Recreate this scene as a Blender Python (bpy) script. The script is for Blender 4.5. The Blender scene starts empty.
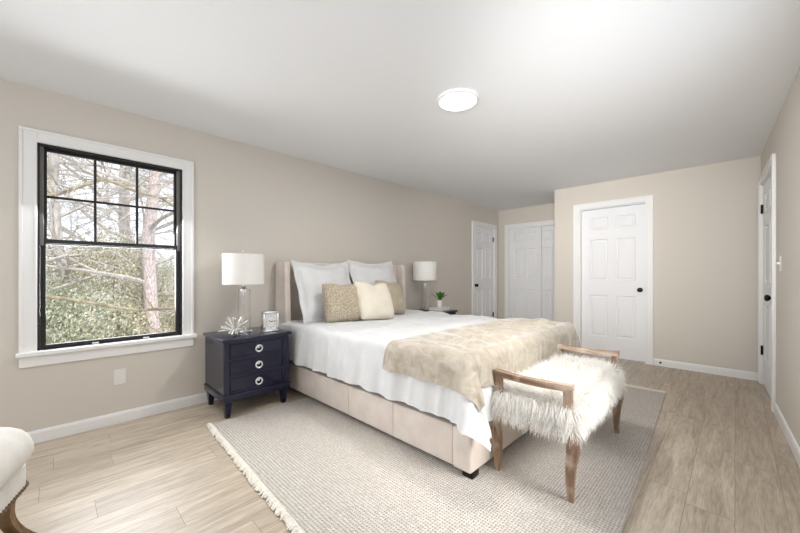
import bpy, bmesh, math, random
from mathutils import Vector, Matrix
from math import sin, cos, pi, radians, sqrt, atan2, hypot
random.seed(7)
S = bpy.context.scene
COL = S.collection

# ------------------------------------------------------------------ camera
FPX = 340.0
YAW = radians(44.57)
EYE = 1.16
cam = bpy.data.cameras.new('camera'); cam.sensor_width = 36.0; cam.lens = FPX/800*36.0
cam.shift_y = 7.5/800; cam.clip_start = 0.05; cam.clip_end = 200
co = bpy.data.objects.new('camera', cam); COL.objects.link(co)
co.location = (0, 0, EYE); co.rotation_euler = (radians(90), 0, YAW)
S.camera = co
S.view_settings.view_transform = 'Standard'; S.view_settings.look = 'None'
S.view_settings.exposure = 0.25; S.view_settings.gamma = 1.0; S.view_settings.use_curve_mapping = False

# ------------------------------------------------------------------ world
w = bpy.data.worlds.new('sky'); S.world = w; w.use_nodes = True
nt = w.node_tree; nt.nodes.clear()
out = nt.nodes.new('ShaderNodeOutputWorld'); bg = nt.nodes.new('ShaderNodeBackground')
tc = nt.nodes.new('ShaderNodeTexCoord'); no = nt.nodes.new('ShaderNodeTexNoise'); cr = nt.nodes.new('ShaderNodeValToRGB')
no.inputs['Scale'].default_value = 2.2; no.inputs['Detail'].default_value = 5
cr.color_ramp.elements[0].position = .4; cr.color_ramp.elements[0].color = (.50, .68, .95, 1)
cr.color_ramp.elements[1].position = .62; cr.color_ramp.elements[1].color = (.92, .95, 1, 1)
nt.links.new(tc.outputs['Generated'], no.inputs['Vector']); nt.links.new(no.outputs['Fac'], cr.inputs['Fac'])
nt.links.new(cr.outputs['Color'], bg.inputs['Color']); bg.inputs['Strength'].default_value = 1.5
nt.links.new(bg.outputs[0], out.inputs[0])

def area(name, loc, rot, sx, sy, power, color=(1, 1, 1), shape='RECTANGLE'):
    l = bpy.data.lights.new(name, 'AREA'); l.shape = shape; l.size = sx
    if shape == 'RECTANGLE': l.size_y = sy
    l.energy = power; l.color = color
    o = bpy.data.objects.new(name, l); COL.objects.link(o); o.location = loc; o.rotation_euler = rot
    return o
# fill lamps outside two added unseen windows, then daylight by the window in view
area('fill_light_rear', (-1.0, -1.86, 1.45), (radians(90), 0, 0), 2.2, 1.3, 27, (.97, .985, 1))
area('fill_light_right', (.56, 1.75, 1.42), (radians(88), 0, radians(90-42)), 1.3, 1.25, 4, (.985, .99, 1))
area('daylight_side', (-3.60, .345, 1.36), (radians(54), 0, radians(-90)), .82, 1.34, 40, (.95, .975, 1))

# photographer's flash beside the camera, aimed down the room
fl_ = area('camera_flash', (.05, -.1, 1.62), (radians(92), 0, radians(18)), .5, .35, 14, (1, .985, .965)); fl_.data.spread = radians(54)
# hazy sun on the yard, from behind the house
sl = bpy.data.lights.new('sun', 'SUN'); sl.energy = 3.0; sl.angle = radians(20); sl.color = (1, .98, .94)
so = bpy.data.objects.new('sun', sl); COL.objects.link(so); so.rotation_euler = (0, radians(50), 0)

# ------------------------------------------------------------------ materials
def srgb(r, g, b):
    f = lambda c: ((c/255+.055)/1.055)**2.4 if c > 10 else c/255/12.92
    return (f(r), f(g), f(b), 1)
def mat(name, col, rough=.6, metal=0, spec=.5, trans=0, ior=1.45, emit=None, sheen=0, coat=0):
    m = bpy.data.materials.new(name); m.use_nodes = True
    b = m.node_tree.nodes['Principled BSDF']
    b.inputs['Base Color'].default_value = col; b.inputs['Roughness'].default_value = rough
    b.inputs['Metallic'].default_value = metal; b.inputs['Specular IOR Level'].default_value = spec
    b.inputs['Transmission Weight'].default_value = trans; b.inputs['IOR'].default_value = ior
    b.inputs['Sheen Weight'].default_value = sheen; b.inputs['Coat Weight'].default_value = coat
    if emit:
        b.inputs['Emission Color'].default_value = col; b.inputs['Emission Strength'].default_value = emit
    return m
def N(m, t, **kw):
    n = m.node_tree.nodes.new('ShaderNode'+t)
    for k, v in kw.items():
        if k in n.inputs: n.inputs[k].default_value = v
        else: setattr(n, k, v)
    return n
def L(m, a, b): m.node_tree.links.new(a, b)
def P(m): return m.node_tree.nodes['Principled BSDF']
def bump(m, hsock, strength=.3, dist=.01):
    b = N(m, 'Bump'); b.inputs['Strength'].default_value = strength; b.inputs['Distance'].default_value = dist
    L(m, hsock, b.inputs['Height']); L(m, b.outputs['Normal'], P(m).inputs['Normal']); return b
def ramp(m, fac, stops):
    r = N(m, 'ValToRGB'); e = r.color_ramp.elements
    while len(e) < len(stops): e.new(.5)
    for i, (p, c) in enumerate(stops): e[i].position = p; e[i].color = c
    L(m, fac, r.inputs['Fac']); return r
def coords(m, scale=(1, 1, 1), rot=(0, 0, 0)):
    t = N(m, 'TexCoord'); mp = N(m, 'Mapping'); mp.inputs['Scale'].default_value = scale; mp.inputs['Rotation'].default_value = rot
    L(m, t.outputs['Object'], mp.inputs['Vector']); return mp.outputs['Vector']
def noisy(name, c1, c2, scale, rough=.6, stretch=(1, 1, 1), bs=.2, bd=.003, detail=5, lo=.35, hi=.65, **kw):
    m = mat(name, c1, rough, **kw); v = coords(m, stretch)
    n = N(m, 'TexNoise'); n.inputs['Scale'].default_value = scale; n.inputs['Detail'].default_value = detail
    L(m, v, n.inputs['Vector']); r = ramp(m, n.outputs['Fac'], [(lo, c1), (hi, c2)])
    L(m, r.outputs['Color'], P(m).inputs['Base Color'])
    if bs: bump(m, n.outputs['Fac'], bs, bd)
    return m

M = {}
M['wall'] = noisy('wall_paint', srgb(213, 206, 196), srgb(215, 208, 198), 160, .75, bs=.06, bd=.001)
M['ceiling'] = noisy('ceiling_paint', srgb(238, 239, 240), srgb(240, 241, 242), 200, .85, bs=.08, bd=.001)
M['trim'] = mat('white_trim', srgb(238, 237, 235), .38)
M['door'] = mat('white_door', srgb(236, 236, 237), .42)
M['black'] = mat('black_metal', srgb(28, 27, 27), .35, .6)
M['sash'] = mat('black_sash', srgb(34, 33, 34), .4)
M['jamb'] = mat('window_track', srgb(120, 116, 112), .5)
M['chrome'] = mat('chrome', srgb(225, 225, 225), .12, 1)
M['silver'] = mat('bright_silver', srgb(240, 240, 240), .3, .6)
M['white'] = mat('white_plastic', srgb(232, 230, 226), .4)
M['glass'] = mat('clear_acrylic', (1, 1, 1, 1), .02, trans=1, ior=1.45)
M['shade'] = noisy('lamp_shade_linen', srgb(238, 235, 230), srgb(232, 229, 223), 300, .9, bs=.2, bd=.001)
M['diffuser'] = mat('lamp_diffuser', (1, .98, .95, 1), .5, emit=4)

# window glass: thin pane
g = bpy.data.materials.new('window_glass'); g.use_nodes = True; gt = g.node_tree; gt.nodes.clear()
o_ = gt.nodes.new('ShaderNodeOutputMaterial'); mx = gt.nodes.new('ShaderNodeMixShader'); tr = gt.nodes.new('ShaderNodeBsdfTransparent')
gl = gt.nodes.new('ShaderNodeBsdfGlossy'); gl.inputs['Roughness'].default_value = .02; fr = gt.nodes.new('ShaderNodeFresnel'); fr.inputs['IOR'].default_value = 1.3
gt.links.new(fr.outputs[0], mx.inputs[0]); gt.links.new(tr.outputs[0], mx.inputs[1]); gt.links.new(gl.outputs[0], mx.inputs[2]); gt.links.new(mx.outputs[0], o_.inputs[0])
M['pane'] = g

# plank floor
def floor_mat():
    m = mat('oak_planks', (1, 1, 1, 1), .42, spec=.5)
    t = N(m, 'TexCoord'); sp = N(m, 'SeparateXYZ'); cb = N(m, 'CombineXYZ')
    L(m, t.outputs['Object'], sp.inputs[0]); L(m, sp.outputs['X'], cb.inputs['Y'])
    dv = N(m, 'Math', operation='DIVIDE'); L(m, sp.outputs['X'], dv.inputs[0]); dv.inputs[1].default_value = .18
    fl = N(m, 'Math', operation='FLOOR'); L(m, dv.outputs[0], fl.inputs[0])
    wn = N(m, 'TexWhiteNoise', noise_dimensions='1D'); L(m, fl.outputs[0], wn.inputs['W'])
    sh_ = N(m, 'Math', operation='MULTIPLY_ADD'); L(m, wn.outputs['Value'], sh_.inputs[0]); sh_.inputs[1].default_value = 1.22; L(m, sp.outputs['Y'], sh_.inputs[2]); L(m, sh_.outputs[0], cb.inputs['X'])
    b = N(m, 'TexBrick'); b.offset = 0; b.offset_frequency = 1
    b.inputs['Scale'].default_value = 1; b.inputs['Brick Width'].default_value = 1.22; b.inputs['Row Height'].default_value = .18
    b.inputs['Mortar Size'].default_value = .0012; b.inputs['Mortar Smooth'].default_value = .3; b.inputs['Bias'].default_value = 0
    b.inputs['Color1'].default_value = (0, 0, 0, 1); b.inputs['Color2'].default_value = (1, 1, 1, 1); b.inputs['Mortar'].default_value = (.5, .5, .5, 1)
    L(m, cb.outputs[0], b.inputs['Vector'])
    # grain, shifted per plank
    ad = N(m, 'VectorMath', operation='MULTIPLY_ADD'); L(m, b.outputs['Color'], ad.inputs[0]); ad.inputs[1].default_value = (7, 7, 7); 
    mp = N(m, 'Mapping'); mp.inputs['Scale'].default_value = (.9, 9, 1); L(m, cb.outputs[0], mp.inputs['Vector']); L(m, mp.outputs[0], ad.inputs[2])
    n1 = N(m, 'TexNoise'); n1.inputs['Scale'].default_value = 2.1; n1.inputs['Detail'].default_value = 9; n1.inputs['Roughness'].default_value = .62; n1.inputs['Distortion'].default_value = .9
    L(m, ad.outputs[0], n1.inputs['Vector'])
    n2 = N(m, 'TexNoise'); n2.inputs['Scale'].default_value = 14; n2.inputs['Detail'].default_value = 6; L(m, ad.outputs[0], n2.inputs['Vector'])
    r1 = ramp(m, n1.outputs['Fac'], [(.3, srgb(166, 150, 131)), (.5, srgb(191, 176, 157)), (.7, srgb(209, 196, 178))])
    r2 = ramp(m, n2.outputs['Fac'], [(.35, (.72, .72, .72, 1)), (.62, (1, 1, 1, 1))])
    mu = N(m, 'Mix', data_type='RGBA', blend_type='MULTIPLY'); mu.inputs[0].default_value = .7
    L(m, r1.outputs[0], mu.inputs[6]); L(m, r2.outputs[0], mu.inputs[7])
    r3 = ramp(m, b.outputs['Color'], [(0, (.92, .915, .91, 1)), (1, (1.05, 1.05, 1.05, 1))])
    m2 = N(m, 'Mix', data_type='RGBA', blend_type='MULTIPLY'); m2.inputs[0].default_value = 1
    L(m, mu.outputs[2], m2.inputs[6]); L(m, r3.outputs[0], m2.inputs[7])
    m3 = N(m, 'Mix', data_type='RGBA'); L(m, b.outputs['Fac'], m3.inputs[0]); L(m, m2.outputs[2], m3.inputs[6]); m3.inputs[7].default_value = srgb(132, 116, 98)
    L(m, m3.outputs[2], P(m).inputs['Base Color'])
    bump(m, n1.outputs['Fac'], .12, .002)
    return m
M['floor'] = floor_mat()

def wood(name, dark, mid, light, axis=2, scale=1.0, rough=.6):
    sc = [14, 14, 14]; sc[axis] = 1.6
    m = mat(name, mid, rough); v = coords(m, tuple(s*scale for s in sc))
    n = N(m, 'TexNoise'); n.inputs['Scale'].default_value = 1.6; n.inputs['Detail'].default_value = 8; n.inputs['Distortion'].default_value = .7
    L(m, v, n.inputs['Vector']); r = ramp(m, n.outputs['Fac'], [(.32, dark), (.5, mid), (.68, light)])
    n2 = N(m, 'TexNoise'); n2.inputs['Scale'].default_value = 9; n2.inputs['Detail'].default_value = 4; L(m, coords(m), n2.inputs['Vector'])
    r2 = ramp(m, n2.outputs['Fac'], [(.5, (0, 0, 0, 1)), (.66, (1, 1, 1, 1))])
    mm = N(m, 'Mix', data_type='RGBA'); L(m, r2.outputs[0], mm.inputs[0]); L(m, r.outputs[0], mm.inputs[6]); mm.inputs[7].default_value = light
    L(m, mm.outputs[2], P(m).inputs['Base Color']); bump(m, n.outputs['Fac'], .35, .003); return m
M['bench_wood'] = wood('weathered_bench_wood', srgb(98, 78, 62), srgb(142, 114, 92), srgb(188, 170, 152))
M['chair_wood'] = wood('chair_leg_wood', srgb(70, 50, 32), srgb(110, 84, 56), srgb(140, 112, 80))
M['navy'] = noisy('navy_lacquer', srgb(6, 12, 38), srgb(9, 17, 50), 60, .24, bs=.06, bd=.001, coat=.35)

def weave(name, c1, c2, s=420, rough=.9, bs=.35, sheen=.3, blot=None):
    m = mat(name, c1, rough, sheen=sheen, spec=.2); v = coords(m)
    n = N(m, 'TexNoise'); n.inputs['Scale'].default_value = s; n.inputs['Detail'].default_value = 3; L(m, v, n.inputs['Vector'])
    n2 = N(m, 'TexNoise'); n2.inputs['Scale'].default_value = blot or 9; n2.inputs['Detail'].default_value = 4; L(m, v, n2.inputs['Vector'])
    ad = N(m, 'Math', operation='ADD'); L(m, n.outputs['Fac'], ad.inputs[0]); L(m, n2.outputs['Fac'], ad.inputs[1])
    hf = N(m, 'Math', operation='MULTIPLY'); hf.inputs[1].default_value = .5; L(m, ad.outputs[0], hf.inputs[0])
    r = ramp(m, hf.outputs[0], [(.38, c1), (.62, c2)]); L(m, r.outputs[0], P(m).inputs['Base Color']); bump(m, n.outputs['Fac'], bs, .0015); return m
M['bed_fabric'] = weave('beige_bed_linen', srgb(210, 197, 186), srgb(224, 213, 203), 380)
M['sheet'] = weave('white_cotton', srgb(216, 216, 216), srgb(226, 226, 225), 260, bs=.15, sheen=.1)
M['mattress'] = weave('mattress_ticking', srgb(225, 224, 220), srgb(236, 235, 232))
M['cream'] = weave('cream_pillow_cloth', srgb(226, 216, 198), srgb(236, 227, 211), 200)
M['chair_fabric'] = weave('cream_chair_cloth', srgb(214, 208, 198), srgb(232, 228, 220), 240, bs=.6)
M['dot'] = None
def dotted():
    m = mat('beige_knotted_cloth', (1, 1, 1, 1), .9, sheen=.2, spec=.2); v = coords(m)
    vo = N(m, 'TexVoronoi'); vo.inputs['Scale'].default_value = 95; L(m, v, vo.inputs['Vector'])
    r = ramp(m, vo.outputs['Distance'], [(.15, srgb(226, 216, 200)), (.55, srgb(172, 158, 134))])
    L(m, r.outputs[0], P(m).inputs['Base Color']); b = bump(m, vo.outputs['Distance'], .6, .004); b.invert = True; return m
M['dot'] = dotted()
def velvet():
    m = mat('tan_velour', (1, 1, 1, 1), .62, sheen=.7, spec=.25); v = coords(m, (1, 1, 1))
    P(m).inputs['Sheen Roughness'].default_value = .35
    n = N(m, 'TexNoise'); n.inputs['Scale'].default_value = 11; n.inputs['Detail'].default_value = 6; n.inputs['Distortion'].default_value = 1.6
    L(m, v, n.inputs['Vector']); r = ramp(m, n.outputs['Fac'], [(.34, srgb(172, 161, 144)), (.5, srgb(183, 172, 156)), (.66, srgb(196, 187, 173))])
    L(m, r.outputs[0], P(m).inputs['Base Color']); bump(m, n.outputs['Fac'], .16, .005); return m
M['velvet'] = velvet()
def rugm():
    m = mat('woven_rug', (1, 1, 1, 1), .95, spec=.1); t = N(m, 'TexCoord')
    dn = N(m, 'TexNoise'); dn.inputs['Scale'].default_value = 30; dn.inputs['Detail'].default_value = 3; L(m, t.outputs['Object'], dn.inputs['Vector'])
    sc = N(m, 'VectorMath', operation='MULTIPLY_ADD'); L(m, dn.outputs['Color'], sc.inputs[0]); sc.inputs[1].default_value = (.016, .012, 0); L(m, t.outputs['Object'], sc.inputs[2])
    w1 = N(m, 'TexWave', wave_type='BANDS', bands_direction='Y'); w1.inputs['Scale'].default_value = 18; L(m, sc.outputs[0], w1.inputs['Vector'])
    w2 = N(m, 'TexWave', wave_type='BANDS', bands_direction='X'); w2.inputs['Scale'].default_value = 22; L(m, sc.outputs[0], w2.inputs['Vector'])
    mu = N(m, 'Math', operation='MULTIPLY_ADD'); L(m, w2.outputs['Fac'], mu.inputs[0]); mu.inputs[1].default_value = .8; L(m, w1.outputs['Fac'], mu.inputs[2])
    r = ramp(m, mu.outputs[0], [(.12, srgb(160, 151, 140)), (.55, srgb(203, 195, 185)), (1, srgb(218, 211, 203))])
    n = N(m, 'TexNoise'); n.inputs['Scale'].default_value = 60; n.inputs['Detail'].default_value = 4; L(m, t.outputs['Object'], n.inputs['Vector'])
    r2 = ramp(m, n.outputs['Fac'], [(.35, (.82, .81, .8, 1)), (.6, (1, 1, 1, 1))])
    mm = N(m, 'Mix', data_type='RGBA', blend_type='MULTIPLY'); mm.inputs[0].default_value = .8; L(m, r.outputs[0], mm.inputs[6]); L(m, r2.outputs[0], mm.inputs[7])
    L(m, mm.outputs[2], P(m).inputs['Base Color']); bump(m, mu.outputs[0], .8, .005); return m
M['rug'] = rugm()
M['fringe'] = noisy('rug_fringe_yarn', srgb(226, 219, 206), srgb(238, 233, 224), 80, .95)
M['fur'] = noisy('cream_long_fur', srgb(247, 243, 235), srgb(253, 250, 245), 40, .8, bs=0, spec=.2)
M['furbase'] = noisy('fur_hide', srgb(236, 229, 218), srgb(244, 238, 228), 90, .95)
M['leaf'] = noisy('houseplant_leaf', srgb(34, 92, 26), srgb(84, 142, 48), 30, .4)
M['brass'] = mat('nailhead_bronze', srgb(120, 100, 78), .35, .9)

# ------------------------------------------------------------------ mesh helpers
def bm_new(): return bmesh.new()
def add_box(bm, x0, x1, y0, y1, z0, z1, bev=0, seg=2):
    t = bmesh.new(); bmesh.ops.create_cube(t, size=1)
    for v in t.verts: v.co = Vector(((x0+x1)/2+v.co.x*(x1-x0), (y0+y1)/2+v.co.y*(y1-y0), (z0+z1)/2+v.co.z*(z1-z0)))
    if bev: bmesh.ops.bevel(t, geom=t.edges[:], offset=bev, segments=seg, profile=.5, affect='EDGES')
    merge(bm, t); return bm
def merge(bm, t, mtx=None):
    if mtx is not None: bmesh.ops.transform(t, matrix=mtx, verts=t.verts)
    me = bpy.data.meshes.new('tmp'); t.to_mesh(me); t.free(); bm.from_mesh(me); bpy.data.meshes.remove(me)
def box(*a, **k): return add_box(bm_new(), *a, **k)
def add_lathe(bm, prof, c=(0, 0, 0), seg=32, axis='Z'):
    rings = []
    for r, z in prof:
        ring = []
        for i in range(seg):
            a = 2*pi*i/seg; p = (r*cos(a), r*sin(a), z)
            if axis == 'X': p = (p[2], p[0], p[1])
            elif axis == 'Y': p = (p[0], p[2], p[1])
            ring.append(bm.verts.new((p[0]+c[0], p[1]+c[1], p[2]+c[2])))
        rings.append(ring)
    for a, b in zip(rings, rings[1:]):
        for i in range(seg):
            j = (i+1) % seg; bm.faces.new((a[i], a[j], b[j], b[i]))
    for ring, rr in ((rings[0], prof[0][0]), (rings[-1], prof[-1][0])):
        if rr > 1e-6: 
            try: bm.faces.new(ring)
            except ValueError: pass
    bmesh.ops.recalc_face_normals(bm, faces=bm.faces[:])
    return bm
def add_tube(bm, pts, rad, seg=8, cap=True):
    pts = [Vector(p) for p in pts]; n = len(pts)
    if not hasattr(rad, '__len__'): rad = [rad]*n
    rings = []; up = Vector((0, 0, 1)); prev = None
    for i, p in enumerate(pts):
        d = (pts[min(i+1, n-1)]-pts[max(i-1, 0)])
        if d.length < 1e-9: d = Vector((0, 0, 1))
        d.normalize()
        if prev is None:
            a = d.orthogonal().normalized()
        else:
            a = prev-d*prev.dot(d)
            a = a.normalized() if a.length > 1e-6 else d.orthogonal().normalized()
        prev = a; b = d.cross(a)
        rings.append([bm.verts.new(p+(a*cos(2*pi*k/seg)+b*sin(2*pi*k/seg))*rad[i]) for k in range(seg)])
    for A, B in zip(rings, rings[1:]):
        for k in range(seg):
            j = (k+1) % seg; bm.faces.new((A[k], A[j], B[j], B[k]))
    if cap: bm.faces.new(rings[0][::-1]); bm.faces.new(rings[-1])
    return bm
def add_loft(bm, secs):
    """secs: list of (list of Vector) closed sections of equal count"""
    rings = [[bm.verts.new(p) for p in s] for s in secs]; n = len(rings[0])
    for A, B in zip(rings, rings[1:]):
        for k in range(n):
            j = (k+1) % n; bm.faces.new((A[k], A[j], B[j], B[k]))
    bm.faces.new(rings[0][::-1]); bm.faces.new(rings[-1])
    bmesh.ops.recalc_face_normals(bm, faces=bm.faces[:]); return bm
def obj(name, bm, m, parent=None, loc=None, rot=0, smooth=True, angle=40, kind=None, shift=None):
    if shift is not None: bmesh.ops.translate(bm, vec=Vector(shift), verts=bm.verts)
    me = bpy.data.meshes.new(name); bm.to_mesh(me); bm.free()
    o = bpy.data.objects.new(name, me); COL.objects.link(o); me.materials.append(m)
    if smooth:
        me.polygons.foreach_set('use_smooth', [True]*len(me.polygons))
        try: me.set_sharp_from_angle(angle=radians(angle))
        except Exception: pass
    if parent: o.parent = parent
    if loc: o.location = loc
    o.rotation_euler[2] = rot
    if kind: o['kind'] = kind
    return o
def empty(name, loc, rot=0):
    e = bpy.data.objects.new(name, None); COL.objects.link(e); e.location = loc; e.rotation_euler = (0, 0, rot); e.empty_display_size = .1; return e
def tag(o, label, cat, group=None, kind=None):
    o['label'] = label; o['category'] = cat
    if group: o['group'] = group
    if kind: o['kind'] = kind
    return o
def copy_tree(o, parent=None):
    c = o.copy(); COL.objects.link(c); c.parent = parent
    for ch in [x for x in bpy.data.objects if x.parent == o and x is not c]: copy_tree(ch, c)
    return c

# ------------------------------------------------------------------ room shell
XL, YA, YB, ZC = -3.42, 6.32, 5.36, 2.44
YR = -1.7
def wall(name, origin, rot, length, openings=(), th=.13):
    """local x along the wall, local -y faces the room"""
    us = sorted({0, length, *[o[0] for o in openings], *[o[1] for o in openings]}); zs = sorted({0, ZC, *[o[2] for o in openings], *[o[3] for o in openings]})
    bm = bm_new()
    for a, b in zip(us, us[1:]):
        for c, d in zip(zs, zs[1:]):
            um, zm = (a+b)/2, (c+d)/2
            if any(o[0] < um < o[1] and o[2] < zm < o[3] for o in openings): continue
            add_box(bm, a, b, 0, th, c, d)
    bmesh.ops.remove_doubles(bm, verts=bm.verts, dist=1e-5)
    return obj(name, bm, M['wall'], loc=origin, rot=rot, smooth=False, kind='structure')
obj('floor', box(-3.6, .75, -1.9, 6.6, -.08, 0), M['floor'], smooth=False, kind='structure')
obj('ceiling', box(-3.6, .75, -1.9, 6.6, ZC, ZC+.08), M['ceiling'], smooth=False, kind='structure')
R90 = radians(90)
# left wall runs along +y, faces +x
WY0, WY1, WZ0, WZ1 = -.085, .775, .632, 2.064           # window opening
LD0, LD1, DH = 5.405, 6.14, 2.06                        # left door
wall('wall_left', (XL, YR, 0), R90, YA-YR+.13, [(WY0-YR, WY1-YR, WZ0, WZ1), (LD0-YR, LD1-YR, 0, DH)])
CD0, CD1, CDH = -3.20, -2.03, 2.06                      # closet opening
wall('wall_far', (XL, YA, 0), 0, 1.59, [(CD0-XL, CD1-XL, 0, CDH)])
BX0 = -1.965
BD0, BD1, BDH = -1.615, -.815, 2.095                    # back door
wall('wall_back', (BX0, YB, 0), 0, .2-BX0+.16, [(BD0-BX0, BD1-BX0, 0, BDH)])
obj('wall_return', box(BX0, BX0+.13, YB+.13, YA+.13, 0, ZC), M['wall'], smooth=False, kind='structure')
SL = .04; AR = math.atan(SL)
def rx(y): return .2+(YB-y)*SL
RU = lambda y: (YB-y)/cos(AR)
RD0, RD1, RDH = 5.235, 4.30, 2.095                      # right door: far and near jamb
wall('wall_right', (.2, YB, 0), -R90+AR, RU(YR)+.05, [(RU(RD0), RU(RD1), 0, RDH), (RU(2.5), RU(1.0), .75, 2.1)])  # second opening is added, out of view, to let fill light in
# rear wall, behind the camera, with a wide opening added to admit fill light
wall('wall_rear', (.62, YR, 0), pi, .62-XL+.13, [(.62+2.1-2.1+0.0, .62+2.2, .75, 2.1)])

def base(name, x0, x1, origin, rot):
    bm = bm_new(); prof = [(0, 0), (-.014, 0), (-.014, .07), (-.009, .084), (0, .088)]
    secs = [[Vector((x, y, z)) for y, z in prof] for x in (x0, x1)]
    add_loft(bm, secs); return obj(name, bm, M['trim'], loc=origin, rot=rot, smooth=False, kind='structure')
base('baseboard_left', .0, LD0-.075-YR, (XL, YR, 0), R90)
base('baseboard_far', 0, CD0-.075-XL, (XL, YA, 0), 0)
base('baseboard_back', BD1+.08-BX0, .2-BX0, (BX0, YB, 0), 0)
base('baseboard_back_inner', 0, BD0-.08-BX0, (BX0, YB, 0), 0)
base('baseboard_right', RU(RD1)+.08, RU(YR), (.2, YB, 0), -R90+AR)
base('baseboard_return', 0, YA-YB, (BX0, YA, 0), -R90)
base('baseboard_rear', 0, .48-XL, (.48, YR, 0), pi)
tag(obj('door_stop', add_lathe(bm_new(), [(0, -.03), (.011, -.03), (.013, -.022), (.008, -.016), (.008, 0)], (0, 0, 0), 12, 'Y'), M['black'], loc=(-.665, YB-.015, .05)),
    'small black door stop screwed to the baseboard beside the wide white door', 'door stop')

def panel_leaf(wd, ht, th=.035):
    """six-panel leaf, local x 0..wd, front at y=0 facing -y"""
    bm = bm_new(); st = .115*wd/.8
    cx = wd/2; xs = [0, st, cx-st*.42, cx+st*.42, wd-st, wd]
    zs = [0, .27, .85, 1.06, 1.64, 1.775, min(1.95, ht-.07), ht]
    grid = [[bm.verts.new((x, 0, z)) for x in xs] for z in zs]; cells = []
    for j in range(len(zs)-1):
        for i in range(len(xs)-1):
            f = bm.faces.new((grid[j][i], grid[j][i+1], grid[j+1][i+1], grid[j+1][i]))
            if i in (1, 3) and j in (1, 3, 5): cells.append(f)
    bmesh.ops.recalc_face_normals(bm, faces=bm.faces[:])
    if bm.faces[0].normal.y > 0: bmesh.ops.reverse_faces(bm, faces=bm.faces[:])
    bmesh.ops.inset_individual(bm, faces=cells, thickness=.013, depth=-.013)
    bmesh.ops.inset_individual(bm, faces=cells, thickness=.022, depth=0)
    bmesh.ops.inset_individual(bm, faces=cells, thickness=.016, depth=.009)
    # body behind
    bd = [e for e in bm.edges if e.is_boundary]
    r = bmesh.ops.extrude_edge_only(bm, edges=bd)
    nv = [v for v in r['geom'] if isinstance(v, bmesh.types.BMVert)]
    for v in nv: v.co.y += th
    bmesh.ops.contextual_create(bm, geom=[e for e in bm.edges if e.is_boundary])
    bmesh.ops.recalc_face_normals(bm, faces=bm.faces[:])
    return bm
def casing(u0, u1, h, wd=.075, z0=0, bottom=False, proud=.018):
    bm = bm_new()
    def piece(x0, x1, a, b): 
        add_box(bm, x0, x1, -proud, 0, a, b, bev=.003, seg=1)
    piece(u0-wd, u0, z0, h+wd); piece(u1, u1+wd, z0, h+wd); piece(u0, u1, h, h+wd)
    add_box(bm, u0-wd, u0-wd+.018, -proud-.007, -proud+.002, z0, h+wd-.018, bev=.002, seg=1)
    add_box(bm, u1+wd-.018, u1+wd, -proud-.007, -proud+.002, z0, h+wd-.018, bev=.002, seg=1)
    add_box(bm, u0-wd, u1+wd, -proud-.007, -proud+.002, h+wd-.018, h+wd, bev=.002, seg=1)
    for a in ((u0-.016, u0-.002, z0, h+.016), (u1+.002, u1+.016, z0, h+.016), (u0-.002, u1+.002, h+.002, h+.016)): add_box(bm, a[0], a[1], -proud-.004, -proud+.002, a[2], a[3], bev=.0015, seg=1)
    return bm
def jambs(u0, u1, h, depth=.13):
    bm = bm_new(); t = .012
    add_box(bm, u0, u0+t, -.001, depth, 0, h); add_box(bm, u1-t, u1, -.001, depth, 0, h); add_box(bm, u0+t, u1-t, -.001, depth, h-t, h)
    return bm
def knob_bm(x, z, y=0):
    bm = bm_new(); add_lathe(bm, [(0, -.062), (.016, -.062), (.026, -.055), (.029, -.042), (.022, -.03), (.011, -.024), (.010, -.008), (.030, -.006), (.031, 0)], (x, y, z), 20, 'Y'); return bm
def make_door(name, origin, rot, u0, u1, h, knob_at, hinge_at=None, rec=.03, kz=.95):
    e = empty(name, origin, rot); e['kind'] = 'structure'
    obj('door_casing', casing(u0, u1, h), M['trim'], e, smooth=False)
    obj('door_jamb', jambs(u0, u1, h), M['trim'], e, smooth=False)
    lf = obj('door_leaf', panel_leaf(u1-u0-.03, h-.022-.012), M['door'], e, loc=(u0+.015, rec, .012), smooth=False)
    if knob_at: obj('door_knob', knob_bm(knob_at, kz, rec), M['black'], e)
    if hinge_at:
        for z in (.36, 1.84):
            hb = bm_new(); s = 1 if hinge_at > (u0+u1)/2 else -1
            add_lathe(hb, [(.0075, -.048), (.0075, .048)], (hinge_at, rec-.012, z), 10); add_box(hb, hinge_at-.018, hinge_at+.018, rec-.006, rec-.001, z-.045, z+.045)
            obj('hinge', hb, M['black'], e)
    return e
make_door('door_1', (XL, 0, 0), R90, LD0, LD1, DH, LD0+.065, LD1-.02, rec=.012)
make_door('door_2', (0, YB, 0), 0, BD0, BD1, BDH, BD1-.075, None, rec=.055)
make_door('door_3', (.2, YB, 0), -R90+AR, RU(RD0), RU(RD1), RDH, RU(RD1)-.08, RU(RD0)+.018, rec=.006)
# sliding closet doors
e = empty('door_4', (0, YA, 0)); e['kind'] = 'structure'
obj('door_casing', casing(CD0, CD1, CDH), M['trim'], e, smooth=False)
obj('door_jamb', jambs(CD0, CD1, CDH), M['trim'], e, smooth=False)
obj('door_leaf', panel_leaf(.62, CDH-.03), M['door'], e, loc=(CD0+.012, .022, .012), smooth=False)
obj('door_leaf', panel_leaf(.62, CDH-.03), M['door'], e, loc=(CD1-.632, .066, .012), smooth=False)

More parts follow.
